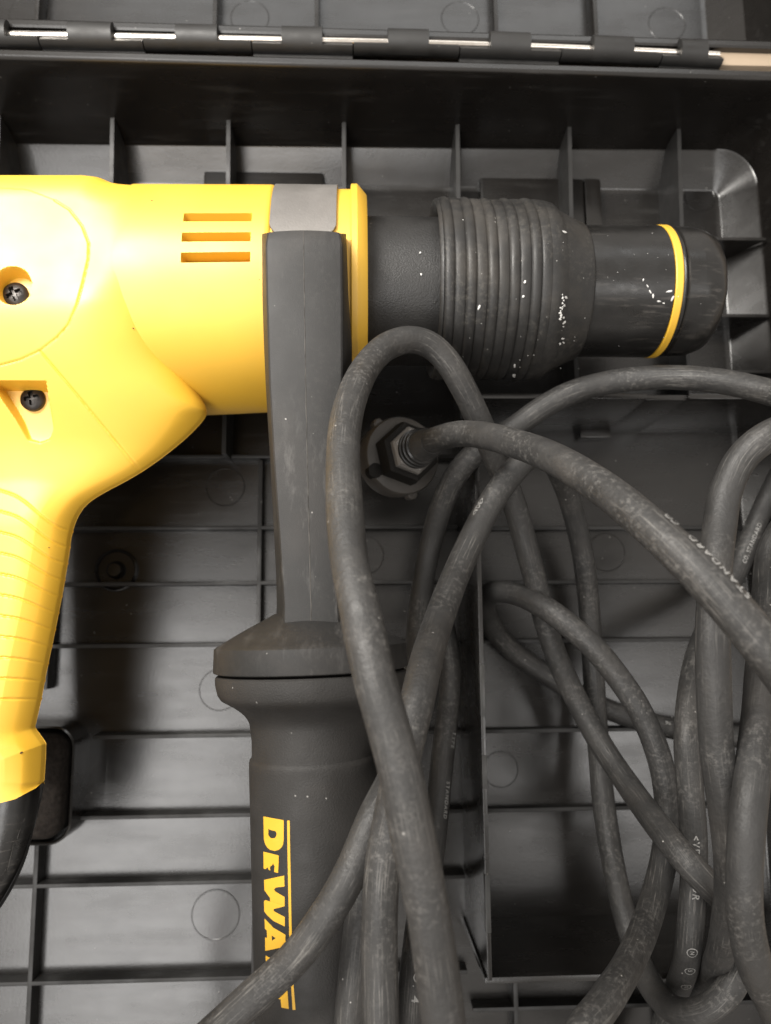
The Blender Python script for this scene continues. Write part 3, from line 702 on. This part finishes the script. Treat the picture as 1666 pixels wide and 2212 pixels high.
path_plug = [(935, 952, 80), (958, 944, 88), (990, 937, 94), (1030, 938, 101), (1110, 957, 121), (1200, 992, 142), (1300, 1053, 160), (1400, 1133, 175), (1500, 1226, 185), (1600, 1336, 190), (1690, 1450, 190),
            (1775, 1580, 184), (1840, 1720, 175)]
path_loop = [(968, 2290, 177), (956, 2188, 180), (942, 2080, 183), (925, 1970, 186), (889, 1790, 189), (864, 1663, 190), (836, 1560, 189), (809, 1463, 187), (780, 1330, 182), (755, 1210, 174), (744, 1084, 163),
            (743, 946, 149), (760, 860, 135), (795, 788, 119), (838, 747, 109), (885, 733, 105), (930, 745, 102), (970, 785, 99), (1005, 845, 94), (1038, 915, 86), (1070, 990, 76), (1110, 1085, 64), (1150, 1230, 54),
            (1196, 1400, 45), (1245, 1510, 41), (1300, 1610, 46), (1360, 1700, 60), (1420, 1782, 80), (1490, 1868, 96), (1530, 1910, 93), (1566, 1946, 80), (1598, 1984, 71), (1612, 2030, 74), (1600, 2090, 82),
            (1570, 2146, 84), (1520, 2184, 80), (1465, 2186, 72), (1415, 2143, 58), (1378, 2070, 46), (1345, 1960, 38), (1322, 1850, 33), (1305, 1740, 28), (1292, 1600, 23), (1282, 1450, 21), (1272, 1300, 22),
            (1258, 1190, 30), (1238, 1105, 42), (1217, 1040, 56), (1196, 998, 71), (1170, 975, 82), (1138, 990, 87), (1100, 1030, 88), (1060, 1088, 90), (1020, 1165, 96), (985, 1242, 105), (948, 1340, 121), (918, 1440, 139),
            (898, 1530, 148), (878, 1610, 150), (860, 1690, 149), (843, 1770, 147), (827, 1865, 147), (820, 2006, 148), (823, 2188, 150), (827, 2300, 150)]
path_arch = [(1800, 905, 118), (1730, 868, 106), (1666, 848, 97), (1560, 824, 86), (1450, 815, 76), (1340, 822, 70), (1240, 846, 67), (1165, 885, 65), (1110, 925, 64), (1060, 956, 64), (1018, 987, 62), (984, 1028, 58), (955, 1090, 50),
            (934, 1160, 43), (917, 1240, 41), (907, 1320, 46), (901, 1400, 56), (893, 1490, 74), (876, 1590, 102), (848, 1685, 124), (808, 1766, 134), (754, 1893, 138), (700, 1985, 138), (640, 2066, 137), (518, 2180, 134), (420, 2270, 130)]
path_hairpin = [(1690, 1600, 14), (1590, 1592, 10), (1470, 1578, 8), (1400, 1561, 7), (1320, 1535, 6.5), (1250, 1500, 6), (1180, 1455, 6), (1120, 1416, 7), (1075, 1372, 10), (1050, 1330, 17), (1047, 1296, 27), (1066, 1279, 37), (1110, 1281, 46),
            (1160, 1302, 55), (1220, 1343, 62), (1280, 1396, 65), (1335, 1462, 66), (1380, 1530, 66), (1414, 1605, 65), (1435, 1680, 63), (1443, 1760, 62), (1437, 1840, 65), (1422, 1910, 72), (1398, 1990, 86), (1362, 2075, 106), (1310, 2160, 126), (1240, 2260, 138)]
path_side = [(1706, 985, 24), (1655, 1084, 17), (1622, 1160, 15), (1594, 1228, 16), (1562, 1290, 24), (1532, 1350, 40), (1506, 1425, 58), (1490, 1510, 71), (1485, 1600, 77), (1491, 1700, 77), (1498, 1800, 75), (1499, 1900, 75), (1492, 2000, 77),
            (1482, 2080, 68), (1460, 2145, 52), (1436, 2210, 40), (1420, 2280, 35)]
path_right = [(1400, 2290, 18), (1440, 2235, 22), (1480, 2180, 35), (1528, 2125, 58), (1556, 2060, 86), (1571, 1990, 106), (1578, 1920, 120), (1576, 1830, 129), (1566, 1740, 136), (1549, 1620, 141), (1544, 1533, 144), (1541, 1443, 145), (1540, 1353, 144),
             (1549, 1192, 137), (1555, 1138, 134), (1567, 1066, 132), (1602, 990, 134), (1666, 938, 137), (1722, 925, 136), (1765, 958, 130), (1772, 1025, 120), (1742, 1090, 108), (1700, 1130, 100), (1668, 1185, 97), (1656, 1290, 105),
             (1649, 1400, 119), (1641, 1520, 134), (1630, 1640, 143), (1617, 1752, 148), (1609, 1861, 149), (1609, 1970, 146), (1629, 2079, 138), (1664, 2160, 127), (1720, 2280, 112)]
path_deep = [(946, 1270, 18), (952, 1320, 20), (966, 1385, 26), (974, 1455, 31), (967, 1545, 35), (956, 1640, 40), (944, 1760, 47), (930, 1870, 60), (911, 1960, 75), (899, 2050, 86), (891, 2150, 95), (886, 2280, 100)]
path_grip = [(848, 1690, 107), (815, 1770, 114), (792, 1870, 119), (778, 1990, 123), (768, 2090, 125), (758, 2200, 126), (752, 2290, 126)]
A = C = Nn = Strand(path_plug[:-1]+[(1880, 1715, 175), (1955, 1640, 166), (1980, 1400, 150), (1945, 1110, 135), (1870, 950, 123)]+path_arch+[(270, 2420, 118), (240, 2640, 92), (480, 2850, 62), (900, 2900, 40), (1200, 2720, 25), (1350, 2450, 19)]+path_right, seed=1)
K = B = I_ = Strand(path_deep+[(884, 2400, 106), (868, 2560, 118), (905, 2680, 138), (965, 2640, 158), (982, 2470, 170)]+path_loop+[(836, 2450, 150), (822, 2590, 148), (776, 2640, 143), (738, 2560, 136), (738, 2420, 130)]+path_grip[::-1], seed=2)
S = L = Strand(path_side+[(1408, 2390, 38), (1385, 2520, 55), (1310, 2600, 82), (1215, 2540, 112), (1190, 2400, 130)]+path_hairpin[::-1], seed=5)
# printing on the rubber
A.text('STANDARD', 1598, 1300, 2.7, -.72, True, 1.3, zh=188); A.text('CO.', 1462, 1150, 2.6, -.72, True, 1.1, zh=180); A.text('4VO.', 1690, 1408, 2.8, -.66, True, 1.1, zh=190)
S.text('<VDE>-KEUR', 1488, 1796, 3.1, .22, False, 1.3, zh=75)
for (px, py, ch_) in ((1494, 2030, 'N'), (1486, 2066, 'S'), (1478, 2103, 'N'), (1466, 2138, 'G')): S.text(ch_, px, py, 1.9, .2, False, zh=72)
def ring_on(st, px, py, ang=.05, zh=72):
    s0 = st.near(px, py, zh); V, Fc = [], []; n = 20
    for j in range(n):
        w = 2*math.pi*j/n
        for rr_ in (1.5, 1.75):
            q = s0+.75+rr_*math.cos(w); a = ang+rr_*math.sin(w)/st.r; i = int(np.clip(np.searchsorted(st.s, q), 0, len(st.s)-1))
            c = np.array([np.interp(q, st.s, st.p[:, k]) for k in range(3)]); V.append(c+(st.r*1.03+.05)*(math.cos(a)*st.N[i]+math.sin(a)*st.B[i]))
    link('cable_marking', V, grid_faces(n, 2, cu=True), M_text, st.o, angle=180)
for q in ((1494, 2030), (1486, 2066), (1478, 2103), (1466, 2138)): ring_on(S, *q, .2)
K.text('STANDARD', 953, 1690, 2.3, -.6, False, 1.3, zh=42); K.text('TYPE', 966, 1580, 2.4, -.7, False, 1.3, zh=37); K.text('CO. 4', 894, 2090, 3.0, -.1, False, 1.3, zh=92)
B.text('<VDE>', 1006, 1120, 2.3, .85, True, 1.2, zh=100); B.text('<BOAL', 1606, 2035, 3.0, -.45, False, 1.2, zh=76)
L.text('IN', 1430, 1562, 2.2, -.5, False, zh=8); L.text('VDE', 1452, 1570, 2.2, -.3, False, zh=8); L.text('LO', 1590, 1594, 2.2, -.1, False, zh=10)
S.text('CO. STANDARD', 1596, 1222, 2.5, .1, True, 1.2, zh=16)

# plug at the end of the cord
pa = at(866, 986, 52); pb = at(944, 949, 83); pdir = (pb-pa)/np.linalg.norm(pb-pa)
plug = lathe('plug', [(-9, 10), (-8.5, 14.6), (-7.5, 15.4), (1.5, 15.6), (2.6, 15), (2.9, 13), (3.0, 11.5)], pa, pdir, M_plug, cord, n=64, angle=30)
lathe('plug_body', [(1, 12.4), (8, 12.2), (10.4, 11.6), (11, 10.4)], pa, pdir, M_dark, plug, sides=6, angle=20)
lathe('plug_nut', [(9, 9.4), (13.2, 9.2), (14.6, 8.2), (15.0, 7)], pa, pdir, M_steel if False else M_band, plug, sides=6, angle=20)
for i in range(3):
    lathe('strain_relief_ring', [(14.4+i*2.5, 6.2), (14.8+i*2.5, 7.5-.3*i), (16.0+i*2.5, 7.4-.3*i), (16.5+i*2.5, 6.2)], pa, pdir, M_black, plug, n=40)
lathe('strain_relief', [(14, 6.3), (21.5, 6.0), (25, 5.8), (28, 5.0), (29.5, 4.6)], pa, pdir, M_rubber, plug, n=40)
side = np.cross(pdir, [0, 0, 1.0]); side /= np.linalg.norm(side); fwd = np.cross(side, pdir)
for ang in (-.35, 2.45, 4.2):
    c = pa+15.6*(side*math.cos(ang)+fwd*math.sin(ang))
    lathe('plug_lug', [(-4, 1.9), (.5, 2.2), (1.0, 1.7)], c, pdir, M_plug, plug, sides=8, angle=20)
c = pa+12.6*(-side*.2-fwd*.98)+pdir*2.6
v_ = -side*.75-fwd*.66
v_ = at(832, 1004, 50)-pa; v_ = v_-pdir*v_.dot(pdir); v_ /= np.linalg.norm(v_); c = pa+13.6*v_
lathe('plug_slot', [(-1, 2.9), (3.1, 2.9), (3.25, 2.6)], c, pdir, M_dark, plug, n=24)

for r_ in (case, tool, cord): adopt(r_)
